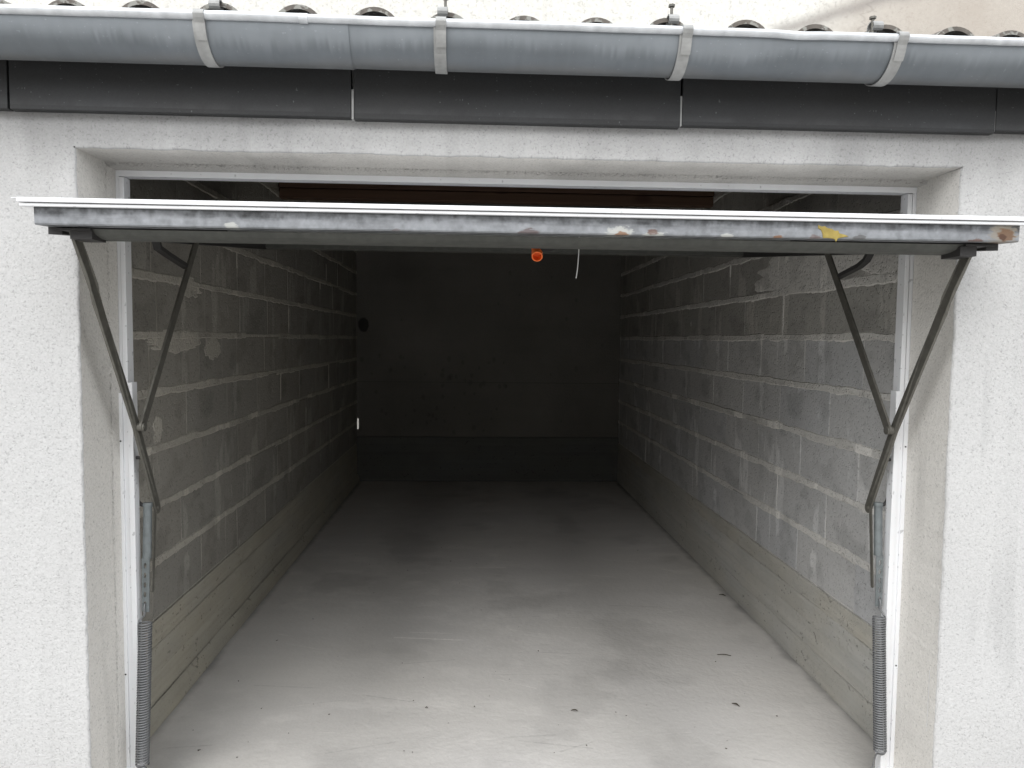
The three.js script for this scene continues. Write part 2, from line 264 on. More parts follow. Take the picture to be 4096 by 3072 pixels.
function sheet(nu, nv, fn, uvf) { // a grid surface with smooth normals
  const p = [], u = [], ix = [];
  for (let j = 0; j <= nv; j++) for (let i = 0; i <= nu; i++) { const q = fn(i / nu, j / nv); p.push(...q); u.push(...(uvf ? uvf(i / nu, j / nv, q) : [q[0], q[1]])); }
  for (let j = 0; j < nv; j++) for (let i = 0; i < nu; i++) { const a = j * (nu + 1) + i, b = a + 1, c = a + nu + 1, d = c + 1; ix.push(a, b, d, a, d, c); }
  const g = new THREE.BufferGeometry(); g.setAttribute('position', new THREE.Float32BufferAttribute(p, 3)); g.setAttribute('uv', new THREE.Float32BufferAttribute(u, 2)); g.setIndex(ix); g.computeVertexNormals(); return g.toNonIndexed();
}

/* ---------- the setting ---------- */
const XL = -1.315, XR = 1.298, ZB = -5.324, W2 = 1.181, HT = 1.904;
{ const g = new THREE.PlaneGeometry(400, 400); g.rotateX(-Math.PI / 2); g.translate(0, -0.03, 0); tag(part('ground', muv(g), M.ground), 'pale worn concrete of the yard in front of the garage', 'ground', null, 'structure'); }
{ const f = sheet(60, 120, (u, v) => { const x = XL - 0.1 + u * (XR - XL + 0.2), z = 0.0 - v * 5.45; return [x, 0.0025 * (fbm(u, v, 8, 16, 2, 401) - 0.5), z]; }, (u, v, q) => [q[0], -q[2]]);
  const fl = base('garage_floor', [0, 0, -2.6], 'pale dusty concrete slab inside the open garage', 'floor', null, 'structure');
  part('slab', f, M.floor, fl); part('slab_edge', box(-1.18, 1.18, -0.2, -0.006, -0.35, 0.0), M.floor, fl); }

tag(part('added_blocking_wall', box(-14, 14, -0.05, 3.5, 9.0, 9.3), M.blockingWall), 'plain wall added out of view to keep low daylight from the deep end of the garage', 'wall', null, 'structure');  // unseen wall, added to hold low daylight off the back of the garage

// front wall with its opening
const front = base('facade_wall', [0, 0, 0], 'pale roughcast front wall around the garage opening', 'wall', null, 'structure');
part('render', [box(-3.2, -W2 - 0.004, -0.1, 2.155, -0.2, 0), box(W2 + 0.004, 3.2, -0.1, 2.155, -0.2, 0), box(-W2 - 0.004, W2 + 0.004, HT + 0.004, 2.155, -0.2, 0)], M.render, front);
{ // reveal lining with slightly worn edges
  const mk = (side, ja, jb) => {
    const len = side === 't' ? 2 * W2 : HT + 0.1, s = side === 't' ? 411 : side === 'l' ? 421 : 431, out = side === 't' ? -0.012 : side === 'l' ? -0.006 : -0.002;
    return sheet(Math.round(len / 0.01), jb - ja, (u, v) => {
      const j = ja + Math.round(v * (jb - ja)), t = u * len, nz = 0.004 * (n1(t * 70, s) - 0.5) + 0.003 * (n1(t * 15, s + 1) - 0.5);
      const [z, o0] = [[-0.0006, 0.014], [0.0006, 0.0045], [-0.0025, 0.0008], [-0.006, 0], [-0.15, -0.0005], [-0.152, out], [-0.2, out]][j], o = o0 + (j > 0 && j < 4 ? nz : 0);
      return side === 't' ? [-W2 + t, HT + o, z] : side === 'l' ? [-W2 - o, -0.1 + t, z] : [W2 + o, -0.1 + t, z];
    }, (u, v, q) => side === 't' ? [q[0], q[1] - q[2]] : [q[0] + (side === 'l' ? -q[2] : q[2]), q[1]]);
  };
  part('arris', mk('l', 0, 3), M.render, front); part('reveal', mk('l', 3, 6), M.reveal, front); part('arris', mk('t', 0, 3), M.render, front); part('reveal', mk('t', 3, 6), M.reveal, front); part('arris', mk('r', 0, 3), M.render, front); part('reveal', mk('r', 3, 6), M.reveal, front);
  part('scratch', tri([W2 - 0.0012, 0.476, -0.035, W2 - 0.0012, 0.476, -0.037, W2 - 0.0012, 0.293, -0.0385, W2 - 0.0012, 0.476, -0.035, W2 - 0.0012, 0.293, -0.0385, W2 - 0.0012, 0.293, -0.0365]), M.white, front, 'thin white scratch on the reveal');
}

// block side walls
const roofUnder = (z) => 2.205 - 0.16 * z - 0.048;
function sideWall(s) { // s = 1 right, -1 left
  const X = s > 0 ? XR : XL, right = s > 0;
  const wall = base(right ? 'wall_right' : 'wall_left', [X, 0, -2.7], right ? 'cool grey concrete block wall on the right inside the garage' : 'brownish concrete block wall on the left inside the garage', 'wall', null, 'structure');
  const y0 = right ? 0.3957 : 0.3766, pitch = 0.21, x = (d) => X - s * d; // d = how far proud into the room
  const mortarPos = [], tris = (a, b, c) => mortarPos.push(...(right ? [a, b, c] : [a, c, b]).flat());
  const ribbon = (along, c0, from, to, hw, seed, gapT, vertical) => {
    const n = Math.max(2, Math.round(Math.abs(to - from) / (vertical ? 0.014 : 0.022))); let prev = null;
    for (let i = 0; i <= n; i++) {
      const t = from + (to - from) * i / n, wq = hw * (0.35 + 0.9 * n1(t * 9, seed) + 0.55 * n1(t * 37, seed + 1)), wp = hw * (0.35 + 0.8 * n1(t * 8 + 40, seed + 2) + 0.7 * n1(t * 41, seed + 3)), c = c0 + 0.006 * (n1(t * 3, seed + 4) - 0.5), live = n1(t * 2.6 + 11, seed + 5) > gapT, pr = 0.002 + 0.004 * n1(t * 25, seed + 6);
      const q = [[-wp, -0.003], [-wp * 0.6, pr], [wq * 0.6, pr * 0.8], [wq, -0.003]].map(([o, d]) => vertical ? [x(d), t, c + o] : [x(d), c + o, t]);
      if (prev && live) for (let k = 0; k < 3; k++) { if (vertical) { tris(prev[k], q[k], prev[k + 1]); tris(prev[k + 1], q[k], q[k + 1]); } else { tris(prev[k], prev[k + 1], q[k]); tris(prev[k + 1], q[k + 1], q[k]); } }
      prev = live ? q : null;
    }
  };
  const r = rng(right ? 91 : 92), rnd = (a, b) => a + (b - a) * r();
  const rows = 9;
  for (let k = 0; k < rows; k++) {
    const ya = y0 + k * pitch, yb = ya + pitch;
    const off = right ? (k % 2 ? -0.44 : -0.69) : [-0.71, -0.5, -0.73, -0.57, -0.72, -0.78, -0.745, -0.5, -0.74][k];
    const len = right ? 0.49 : 0.48;
    let zs = [-0.2]; for (let z = off + (off > -0.25 ? -len : 0); z > ZB + 0.1; z -= len) zs.push(z + rnd(-0.008, 0.008)); zs.push(ZB - 0.03);
    for (let i = 0; i + 1 < zs.length; i++) {
      const za = zs[i] - (i ? 0.0012 : 0), zb = zs[i + 1] + (i + 2 < zs.length ? 0.0012 : 0), d = rnd(-0.0008, 0.0012), c = 0.0024, j = () => rnd(-0.0018, 0.0018), u0 = 0.02 * rnd(-1, 1), v0 = 0.5 * k * 0.21 + 0.02 * rnd(-1, 1), tl = rnd(-0.0012, 0.0012);
      const B = [[x(-0.008), ya + 0.002, za], [x(-0.008), ya + 0.002, zb], [x(-0.008), yb - 0.002, zb], [x(-0.008), yb - 0.002, za]];
      const F = [[x(d + tl), ya + 0.006 + c + j(), za - c + j()], [x(d - tl), ya + 0.006 + c + j(), zb + c + j()], [x(d - tl), yb - 0.006 - c + j(), zb + c + j()], [x(d + tl), yb - 0.006 - c + j(), za - c + j()]];
      const pos = [], T = (a, b, e) => pos.push(...(right ? [a, b, e] : [a, e, b]).flat());
      T(F[0], F[2], F[1]); T(F[0], F[3], F[2]);
      for (let q = 0; q < 4; q++) { const w = (q + 1) % 4; T(F[q], F[w], B[q]); T(F[w], B[w], B[q]); }
      const uv = []; for (let q = 0; q < pos.length; q += 3) uv.push(-pos[q + 2] + u0, pos[q + 1] + v0);
      if (yb > roofUnder(za)) continue;
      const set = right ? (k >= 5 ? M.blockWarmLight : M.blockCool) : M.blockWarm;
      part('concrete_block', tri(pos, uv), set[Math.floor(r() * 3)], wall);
      if (i) ribbon(0, zs[i], ya + 0.01, yb - 0.01, 0.0075, 500 + k * 37 + i * 7 + (right ? 0 : 999), right ? 0.76 : 0.72, true);
    }
    ribbon(0, yb, yb + 0.02 > roofUnder(-0.2) ? -1.0 : -0.2, ZB, right ? 0.019 : 0.0175, 700 + k * 11 + (right ? 0 : 400), right ? 0.10 : 0.22, false);
  }
  const mort = right ? M.mortar : M.mortarWarm;
  part('mortar', [poly([[-0.2, 0], [-0.2, roofUnder(-0.2)], [ZB - 0.04, roofUnder(ZB - 0.04)], [ZB - 0.04, 0]], Math.min(x(-0.0022), X + s * 0.2), Math.max(x(-0.0022), X + s * 0.2)), tri(mortarPos)], mort, wall);
  // smeared patches of mortar over the upper courses
  const blob = (cz, cy, rz, ry, seed, dep) => { const pos = [], N = 48, P = (i, f) => { const t = i / N * 2 * Math.PI, q = f * (0.55 + 0.55 * vn(t * 3.2, 0.5, 20, 2, seed) + 0.28 * vn(t * 11, 0.5, 70, 2, seed + 1)); return [x(f > 0.9 ? -0.003 : dep), cy + ry * q * Math.sin(t), cz + rz * q * Math.cos(t)]; };
    for (let i = 0; i < N; i++) { const a = P(i, 0.8), b = P((i + 1) % N, 0.8), c = P(i, 1), d = P((i + 1) % N, 1), o = [x(dep), cy, cz]; const T = (p, q, e) => pos.push(...(right ? [p, q, e] : [p, e, q]).flat()); T(o, a, b); T(a, c, b); T(b, c, d); } return tri(pos); };
  if (right) part('mortar_patch', [blob(-1.25, 1.75, 0.62, 0.12, 811, 0.0028), blob(-0.55, 1.72, 0.22, 0.07, 815, 0.0026)], mort, wall);
  else part('mortar_patch', [blob(-1.1, 1.62, 0.13, 0.05, 821, 0.0026), blob(-0.95, 1.40, 0.3, 0.05, 825, 0.0024), blob(-1.35, 1.37, 0.12, 0.06, 829, 0.0024), blob(-0.78, 1.08, 0.045, 0.05, 833, 0.0022)], mort, wall);
  // board-marked plinth below the blocks
  const boards = right ? [[0, 0.118, 0.0062], [0.118, 0.226, 0.005], [0.226, 0.315, 0.0056], [0.315, 0.396, 0.0045]] : [[0.0, 0.075, 0.030], [0.075, 0.18, 0.0065], [0.18, 0.285, 0.0075], [0.285, 0.377, 0.0055]];
  boards.forEach(([ya, yb, d], i) => {
    const g = sheet(160, 8, (u, v) => { const z = -0.2 + u * (ZB + 0.2), e = Math.min(v, 1 - v) * 8, wv = 0.004 * (n1(z * 5, 841 + i) - 0.5) + 0.0025 * (n1(z * 31, 845 + i) - 0.5); const prof = i === 0 && !right ? d * (1 - 0.75 * Math.pow(v, 3)) + 0.006 * (n1(z * 7, 849) - 0.5) : e < 0.5 ? d - 0.0014 : d; return [x(prof + wv * 0.6), ya + (yb - ya) * v + (v > 0.01 && v < 0.99 ? wv : 0), z]; }, (u, v, q) => [-q[2] + i * 0.7, q[1] + i * 0.21]);
    part('plinth_board', g, right ? (i === 3 ? M.plinth : M.plinthGrey) : M.plinthTan, wall);
  });
  return wall;
}
sideWall(1); sideWall(-1);

// back wall, a slit of daylight left open at its left edge
{ const w = base('wall_back', [0, 0, ZB], 'dark rendered end wall deep inside the garage', 'wall', null, 'structure');
  part('render', [box(XL + 0.02, XR + 0.15, 0.447, 0.988, ZB - 0.05, ZB), box(XL - 0.0, XL + 0.02, 0.447, 0.515, ZB - 0.049, ZB - 0.001), box(XL - 0.0, XL + 0.02, 0.625, 0.988, ZB - 0.049, ZB - 0.001)], M.back, w);
  part('render', box(XL - 0.05, XR + 0.15, 0.993, 3.0, ZB - 0.05, ZB - 0.0015), M.back, w);
  part('joint', box(XL - 0.05, XR + 0.15, 0.985, 0.995, ZB - 0.045, ZB - 0.006), M.seam, w);
  part('plinth', box(XL - 0.05, XR + 0.15, 0, 0.445, ZB - 0.05, ZB + 0.02, 0.004), M.plinthCool, w);
}
{ const h = base('house_wall', [0, 0, -6.5], 'tall cream roughcast wall of the house rising behind the roof', 'house', null); part('render', box(-13, 13, -0.05, 10, -6.8, -6.5), M.house, h); }

/* ---------- roof, fascia, gutter ---------- */
const SL = 0.16;
{ const roof = base('tile_roof', [0, 2.2, 0], 'low roof of weathered half-round clay tiles above the gutter', 'roof', null, 'structure');
  const ry = (z, o = 0) => 2.205 - SL * z + o;
  part('deck', poly([[0.03, ry(0.03, -0.045)], [0.03, ry(0.03, -0.02)], [-5.45, ry(-5.45, -0.02)], [-5.45, ry(-5.45, -0.045)]], -3.2, 3.2), M.wood, roof);
  const rows = [], r = rng(33);
  const cover = (x, z0, z1, rad, y, flip = 1) => { // a half-round tile, thick, open at its end
    const N = 18, th = 0.011, out = [], A = (i) => Math.PI * i / N, pt = (i, rr, z, k) => [x + Math.cos(A(i)) * rr * (1 - 0.12 * k), y + flip * Math.sin(A(i)) * rr * 0.98 + SL * (z0 - z), z];
    const q = (a, b, c, d) => out.push(...a, ...b, ...c, ...a, ...c, ...d);
    for (let i = 0; i < N; i++) { q(pt(i, rad, z0, 0), pt(i + 1, rad, z0, 0), pt(i + 1, rad, z1, 1), pt(i, rad, z1, 1)); q(pt(i + 1, rad - th, z0, 0), pt(i, rad - th, z0, 0), pt(i, rad - th, z1, 1), pt(i + 1, rad - th, z1, 1)); q(pt(i + 1, rad, z0, 0), pt(i, rad, z0, 0), pt(i, rad - th, z0, 0), pt(i + 1, rad - th, z0, 0)); }
    return tri(out);
  };
  const xs = [-1.345, -1.165, -0.978, -0.789, -0.595, -0.405, -0.223, -0.027, 0.159, 0.340, 0.545, 0.729, 0.915, 1.101, 1.262]; for (let i = 1; i < 10; i++) { xs.push(-1.345 - 0.188 * i); xs.push(1.262 + 0.188 * i); }
  const lift = { '-1.165': 0.004, '-0.595': 0.003, '0.159': -0.002, '-0.027': -0.004, '0.729': -0.005, '1.262': 0.002 };
  for (const x of xs) part('roof_tile', cover(x, 0.065 + (r() - 0.5) * 0.02, -0.36, 0.064 + r() * 0.004, 2.184 + (lift[x] ?? (r() - 0.5) * 0.004)), M.tile, roof);
  for (const x of xs) rows.push(cover(x + 0.094, 0.05, -0.36, 0.06, 2.222, -1));
  for (let k = 1; k < 17; k++) for (const x of xs) rows.push(cover(x + (r() - 0.5) * 0.01, -0.33 * k + 0.05, -0.33 * k - 0.36, 0.066, 2.19 + SL * 0.33 * k + 0.006));
  const m = part('tile_rows', rows, M.tile, roof); m.userData.kind = 'stuff';
}
{ const f = base('fascia', [0, 2.09, 0.02], 'dark slate-grey fascia boards under the zinc gutter', 'fascia');
  const cuts = [-3.04, -2.18, -1.3245, -0.4665, 0.391, 1.2475, 2.105, 2.965], gap = [0.002, 0.002, 0.0026, 0.004, 0.003, 0.0012, 0.002, 0.002];
  for (const [x, y0, y1, w] of [[-0.4665, 1.9855, 2.06, 0.0028], [0.391, 1.9895, 2.066, 0.0022], [1.2475, 1.996, 2.05, 0.0009]]) part('joint_filler', box(x - w, x + w, y0, y1, 0.008, 0.0295), M.strap, f);
  for (let i = 0; i + 1 < cuts.length; i++) { const y = [1.99, 1.989, 1.9885, 1.9855, 1.9905, 1.996, 1.996][i]; part('fascia_board', box(cuts[i] + gap[i], cuts[i + 1] - gap[i + 1], y, 2.215, 0.006, 0.032, 0.0015), M.fascia, f); }
}
const GY = 2.1615, GZ = 0.121, GR = 0.0775;
{ const g = base('gutter', [0, GY, GZ], 'half-round zinc gutter running along the eaves', 'gutter');
  const trough = (x0, x1, r0) => { const out = [], n = Math.round((x1 - x0) / 0.05);
    for (const [r, sgn] of [[r0, 1], [r0 - 0.0015, -1]]) out.push(sheet(n, 40, (u, v) => { const x = x0 + (x1 - x0) * u, t = Math.PI * v, q = r + 0.0012 * (n1(x * 4, 901) - 0.5) * Math.sin(t); return [x, GY - q * Math.sin(t), GZ + q * Math.cos(t)]; }, (u, v, q) => [q[0], v * 0.251]));
    return merge(out); };
  part('trough', trough(-3.2, -0.448, GR + 0.0022), M.zinc, g); part('trough', trough(-0.47, 3.2, GR), M.zinc, g);
  const dent = (x) => 0.0028 * Math.exp(-Math.pow((x - 0.63) / 0.05, 2)) + 0.003 * (n1(x * 3.1, 911) - 0.5) + 0.0015 * (n1(x * 14, 913) - 0.5);
  const bead = (x0, x1, r) => sheet(Math.round((x1 - x0) / 0.02), 20, (u, v) => { const x = x0 + (x1 - x0) * u, t = v * 2 * Math.PI; return [x, GY - dent(x) + r * Math.sin(t), GZ + GR + 0.005 + r * Math.cos(t)]; }, (u, v, q) => [q[0], v * 0.06]);
  part('rolled_bead', bead(-3.2, -0.54, 0.0104), M.zincBead, g); part('rolled_bead', bead(-0.545, 3.2, 0.0094), M.zincBead, g);
  part('bead_collar', cyl([-0.56, GY, GZ + GR + 0.005], [-0.54, GY, GZ + GR + 0.005], 0.0112, 0.0112), M.zincBead, g);
  [-1.92, -1.355, -0.790, -0.235, 0.350, 0.877, 1.44, 2.0].forEach((x, i) => {
    const b = part('bracket', bar(Array.from({ length: 25 }, (_, k) => { const t = Math.PI * (0.02 + 0.98 * k / 24); return [GZ + (GR + 0.0045) * Math.cos(t), GY - (GR + 0.0045) * Math.sin(t)]; }), x - 0.0145, x + 0.0145, 0.0032, false), M.strap, g);
    const bz = GZ + GR + 0.005, by = GY, br = 0.0125, fold = []; for (let k = 0; k <= 8; k++) { const t = Math.PI * (0.85 - 0.85 * k / 8); fold.push([bz + br * Math.cos(t), by + br * Math.sin(t)]); }
    for (let k = 0; k <= 5; k++) { const t = Math.PI * (0.03 + 0.17 * k / 5); fold.push([GZ + (GR + 0.0085 + (k === 0 ? 0.006 : 0)) * Math.cos(t), GY - (GR + 0.0085) * Math.sin(t)]); }
    part('tab', bar(fold, x - 0.012 + 0.003, x + 0.012 + 0.003, 0.0022, false), M.strap, b);
    // rear clamp that hooks the bracket over a tile
    const cz = 0.075, cy = 2.2385, curl = [[0.045, 2.17], [0.046, 2.215]]; for (let k = 0; k <= 10; k++) { const t = Math.PI * (1.05 - 1.35 * k / 10); curl.push([cz + 0.017 * Math.cos(t), cy + 0.013 * Math.sin(t)]); }
    const tw = [0, 0, -0.004, 0, 0, 0.004, 0, 0][i]; part('clamp', bar(curl, x - 0.012 + tw, x + 0.014 + tw, 0.003, false), M.strap, b);
    if (i !== 2) { const bx = x + [0, 0, 0, 0.008, -0.004, -0.006, 0, 0][i], hy = 2.2565 + [0, 0, 0, 0.013, 0.013, 0.0, 0, 0][i]; part('bolt', [cyl([bx, 2.2, 0.082], [bx, hy, 0.082], 0.0036), cyl([bx, hy, 0.082], [bx, hy + 0.0055, 0.082], 0.0085, 0.0085, 6)], M.steel, b); }
  });
}

/* ---------- white door frame ---------- */
{ const f = base('door_frame', [0, 0, -0.2], 'white painted steel frame set back in the garage opening', 'door frame');
  for (const s of [-1, 1]) {
    const g = s > 0 ? 0.0028 : 0.0008, b = (a, c, ...r) => s > 0 ? box(a, c, ...r) : box(-c, -a, ...r);
    const p = part('post', b(1.1655 + g, 1.235, 0, 1.95, -0.243, -0.2015, 0.0015), M.white, f);
    part('post_lip', b(1.152, 1.1655, 0, 1.873, -0.238, -0.199, 0.0015), M.white, p);
    // outer guide strip with its notch, starts below mid height
    const top = s > 0 ? 1.277 : 1.285, ny = s > 0 ? 0.283 : 0.298, xa = 1.1375, sh = new THREE.Shape();
    [[1.1505, 0], [xa, 0], [xa - 0.001, ny - 0.022], [xa + 0.004, ny - 0.016], [xa + 0.004, ny + 0.014], [xa - 0.001, ny + 0.02], [xa, top], [1.1505, top]].forEach(([x, y], i) => sh[i ? 'lineTo' : 'moveTo'](x * s, y));
    const gg = new THREE.ExtrudeGeometry(sh, { depth: 0.03, bevelEnabled: true, bevelSize: 0.0008, bevelThickness: 0.001, bevelSegments: 1 }); gg.translate(0, 0, -0.222);
    const gd = part('guide_strip', muv(gg), M.white, f);
    part('guide_web', b(1.1505, 1.166, 0, top - 0.012, -0.225, -0.1965), M.white, gd);
    part('guide_edge', b(1.166, 1.179, 0, top - 0.03, -0.201, -0.1905, 0.0012), M.white, gd);
    for (const y of [top - 0.17, 0.42]) part('screw', cyl([s * 1.172, y, -0.191], [s * 1.172, y, -0.1893], 0.0025), M.darkSteel, gd);
  }
  part('head', box(-1.235, 1.235, 1.8755, 1.952, -0.241, -0.2005, 0.0015), M.white, f);
}

/* ---------- garage door, swung up and out ---------- */
const DS = 0.1015, yAt = (z, y) => y + DS * (0.25 - z);
const door = base('garage_door', [0.01, 1.668, 0.25], 'white and galvanised up-and-over garage door raised open above the entrance', 'garage door');
{
  const cx = 0.0105;
  part('inner_sheet', poly([[0.234, 1.721], [0.234, 1.7235], [-1.60, yAt(-1.60, 1.7235)], [-1.60, yAt(-1.60, 1.721)]], -1.160, 1.182), M.galv, door);
  for (let i = 0; i < 12; i++) { const w = 2.358 / 12, a = -1.168 + w * i; part('panel_plank', poly([[0.235, 1.7255], [0.235, 1.7285], [-1.62, yAt(-1.62, 1.7285)], [-1.62, yAt(-1.62, 1.7255)]], a + 0.002, a + w - 0.002), M.white, door); }
  // white folded edge in two steps
  part('edge_trim', [poly([[0.236, 1.7195], [0.262, 1.7185], [0.2635, 1.7195], [0.263, 1.7275], [0.261, 1.729], [0.236, 1.7285]], -1.174, 1.196), poly([[0.236, 1.7105], [0.2555, 1.7095], [0.2575, 1.7110], [0.2575, 1.7165], [0.236, 1.718]], -1.172, 1.194)], M.white, door);
  part('edge_sliver', poly([[0.25, 1.7275], [0.258, 1.7275], [0.258, 1.7288], [0.25, 1.7288]], -1.189, -1.172), M.white, door);
  // bottom rail: folded galvanised channel
  part('bottom_rail', poly([[0.225, 1.7105], [0.2485, 1.7105], [0.2505, 1.709], [0.2495, 1.6735], [0.2475, 1.6705], [0.19, 1.6735], [0.19, 1.6755], [0.244, 1.6735], [0.2455, 1.708], [0.225, 1.708]], -1.144, 1.165, 0.0004), M.rail, door);
  // yellow crust on the rail
  { const P = [[0.668, 1.7005], [0.676, 1.697], [0.683, 1.6985], [0.690, 1.694], [0.700, 1.6925], [0.708, 1.688], [0.716, 1.6885], [0.719, 1.682], [0.733, 1.679], [0.741, 1.6765], [0.726, 1.674], [0.716, 1.672], [0.712, 1.664], [0.709, 1.670], [0.700, 1.6715], [0.689, 1.6725], [0.681, 1.672], [0.6795, 1.681], [0.676, 1.690], [0.668, 1.695]].map((p) => new THREE.Vector2(...p));
    const g = new THREE.ExtrudeGeometry(new THREE.Shape(P), { depth: 0.0012, bevelEnabled: true, bevelSize: 0.001, bevelThickness: 0.0008, bevelSegments: 1 }); g.translate(0, 0, 0.2502); part('yellow_crust', muv(g), M.yellow, door, 'ragged yellow crust stuck on the rail'); }
  for (const s of [-1, 1]) part('side_rail', poly([[0.2, yAt(0.2, 1.651)], [-1.535, yAt(-1.535, 1.648)], [-1.545, yAt(-1.545, 1.656)], [-1.545, yAt(-1.545, 1.718)], [0.2, yAt(0.2, 1.718)]], cx * 0.4 + s * 1.13 - 0.016, cx * 0.4 + s * 1.13 + 0.016, 0.001), M.darkSteel, door);
  part('rear_beam', poly([[-1.47, yAt(-1.47, 1.656)], [-1.50, yAt(-1.5, 1.648)], [-1.545, yAt(-1.545, 1.65)], [-1.545, yAt(-1.545, 1.718)], [-1.47, yAt(-1.47, 1.718)]], -1.112, 1.118), M.galvDark, door);
  for (const z of [-0.45, -0.95]) part('middle_beam', poly([[z, yAt(z, 1.70)], [z - 0.05, yAt(z - 0.05, 1.70)], [z - 0.05, yAt(z - 0.05, 1.7205)], [z, yAt(z, 1.7205)]], -1.112, 1.118), M.galv, door);
  // folded beam between the two lever arms
  part('cross_beam', poly([[0.203, 1.6685], [0.19, 1.6575], [0.165, 1.6515], [0.13, 1.6500], [0.13, 1.653], [0.163, 1.6545], [0.187, 1.660], [0.2, 1.6695]], -1.075, 1.07), M.galvDark, door);
  for (const s of [-1, 1]) {
    part('mounting_plate', s < 0 ? [box(-1.122, -1.04, 1.6635, 1.6685, 0.13, 0.212), box(-1.09, -1.04, 1.645, 1.6635, 0.14, 0.205)] : [box(1.06, 1.135, 1.6635, 1.6685, 0.13, 0.212), box(1.05, 1.092, 1.640, 1.6635, 0.13, 0.205)], M.darkSteel, door);
    // lever arm: long flat bar with a small joggle near its top
    const pts = [[0.176, 1.666], [0.14, 1.615], [0.108, 1.57], [0.086, 1.54], [0.065, 1.508], [0.034, 1.461], [-0.05, 1.32], [-0.142, 1.163], [-0.158, 1.128], [-0.205, 1.02], [-0.255, 0.903]];
    const g = bar(pts, s * 1.105 - 0.0035, s * 1.105 + 0.0035, 0.031, true, 0.0008), p = g.attributes.position;
    for (let i = 0; i < p.count; i++) { const y = p.getY(i); p.setX(i, p.getX(i) - s * 0.009 * ss(1.50, 1.56, y) + s * 0.0 - s * 0.006 * ss(1.13, 0.95, y)); } g.computeVertexNormals();
    const arm = part('lever_arm', g, M.steel, door);
    part('pivot_bolt', [cyl([s * 1.108, 1.163, -0.142], [s * 1.08, 1.163, -0.142], 0.0125), cyl([s * 1.086, 1.163, -0.142], [s * 1.079, 1.163, -0.142], 0.0065, 0.0065, 12)], M.steel, arm);
    part('bolt', [cyl([s * 1.10, 1.648, 0.163], [s * 1.078, 1.648, 0.163], 0.006, 0.006, 6), cyl([s * 1.1, 0.905, -0.253], [s * 1.092, 0.905, -0.253], 0.0065)], M.steel, arm);
    part('tie_arm', bar([[-0.142, 1.165], [-0.3, 1.378], [-0.569, 1.738]], s * 1.088 - 0.0035, s * 1.088 + 0.0035, 0.028, true, 0.0008), M.steel, door);
    part('stay', bar(s < 0 ? [[-0.262, 1.722], [-0.286, 1.684], [-0.35, 1.672], [-0.503, 1.648]] : [[-0.285, 1.722], [-0.32, 1.686], [-0.36, 1.672], [-0.503, 1.647]], s * 1.096 - 0.011, s * 1.096 + 0.011, 0.013, true), M.darkSteel, door);
    part('stop_stud', tube([[s * 1.104, 1.062, -0.205], [s * 1.12, 1.063, -0.207], [s * 1.155, 1.066, -0.21]], 0.005, 10, 8), M.darkSteel, door);
  }
  part('catch_lug', poly([[0.05, 1.6655], [0.065, 1.6655], [0.065, 1.662], [0.05, 1.662]], -0.004, 0.066), M.darkSteel, door);
  { const sh = new THREE.Shape([[0.0, 1.663], [0.066, 1.663], [0.06, 1.657], [0.048, 1.652], [0.03, 1.6505], [0.012, 1.654]].map((p) => new THREE.Vector2(...p))); const g = new THREE.ExtrudeGeometry(sh, { depth: 0.003, bevelEnabled: false }); g.translate(0, 0, 0.055); part('catch_lug', muv(g), M.darkSteel, door); }
}
{ // orange tube end
  const a = new THREE.Vector3(0.0145, 1.663, 0.030), b = new THREE.Vector3(0.0125, 1.637, 0.066);
  const o = base('orange_tube', [0.0135, 1.65, 0.05], 'short open orange plastic tube hanging under the raised door', 'tube');
  part('sleeve', [cyl(a, b, 0.0142, 0.0142, 32, true), cyl(a, b, 0.0118, 0.0118, 32, true), (() => { const g = new THREE.RingGeometry(0.0118, 0.0142, 32); g.applyQuaternion(new THREE.Quaternion().setFromUnitVectors(new THREE.Vector3(0, 0, 1), b.clone().sub(a).normalize())); g.translate(b.x, b.y, b.z); return muv(g); })(), (() => { const g = new THREE.CircleGeometry(0.0142, 32); g.applyQuaternion(new THREE.Quaternion().setFromUnitVectors(new THREE.Vector3(0, 0, -1), b.clone().sub(a).normalize())); g.translate(a.x * 0.45 + b.x * 0.55, a.y * 0.45 + b.y * 0.55, a.z * 0.45 + b.z * 0.55); return muv(g); })()], M.orange, o);
  const c = base('pull_cord', [0.13, 1.69, 0], 'short white cord hanging from the raised door to the right of the orange tube', 'cord');
  part('string', tube([[0.131, 1.70, -0.005], [0.130, 1.662, 0], [0.1275, 1.62, 0.002], [0.1238, 1.588, 0]], 0.0014, 24, 8), M.cord, c);
}

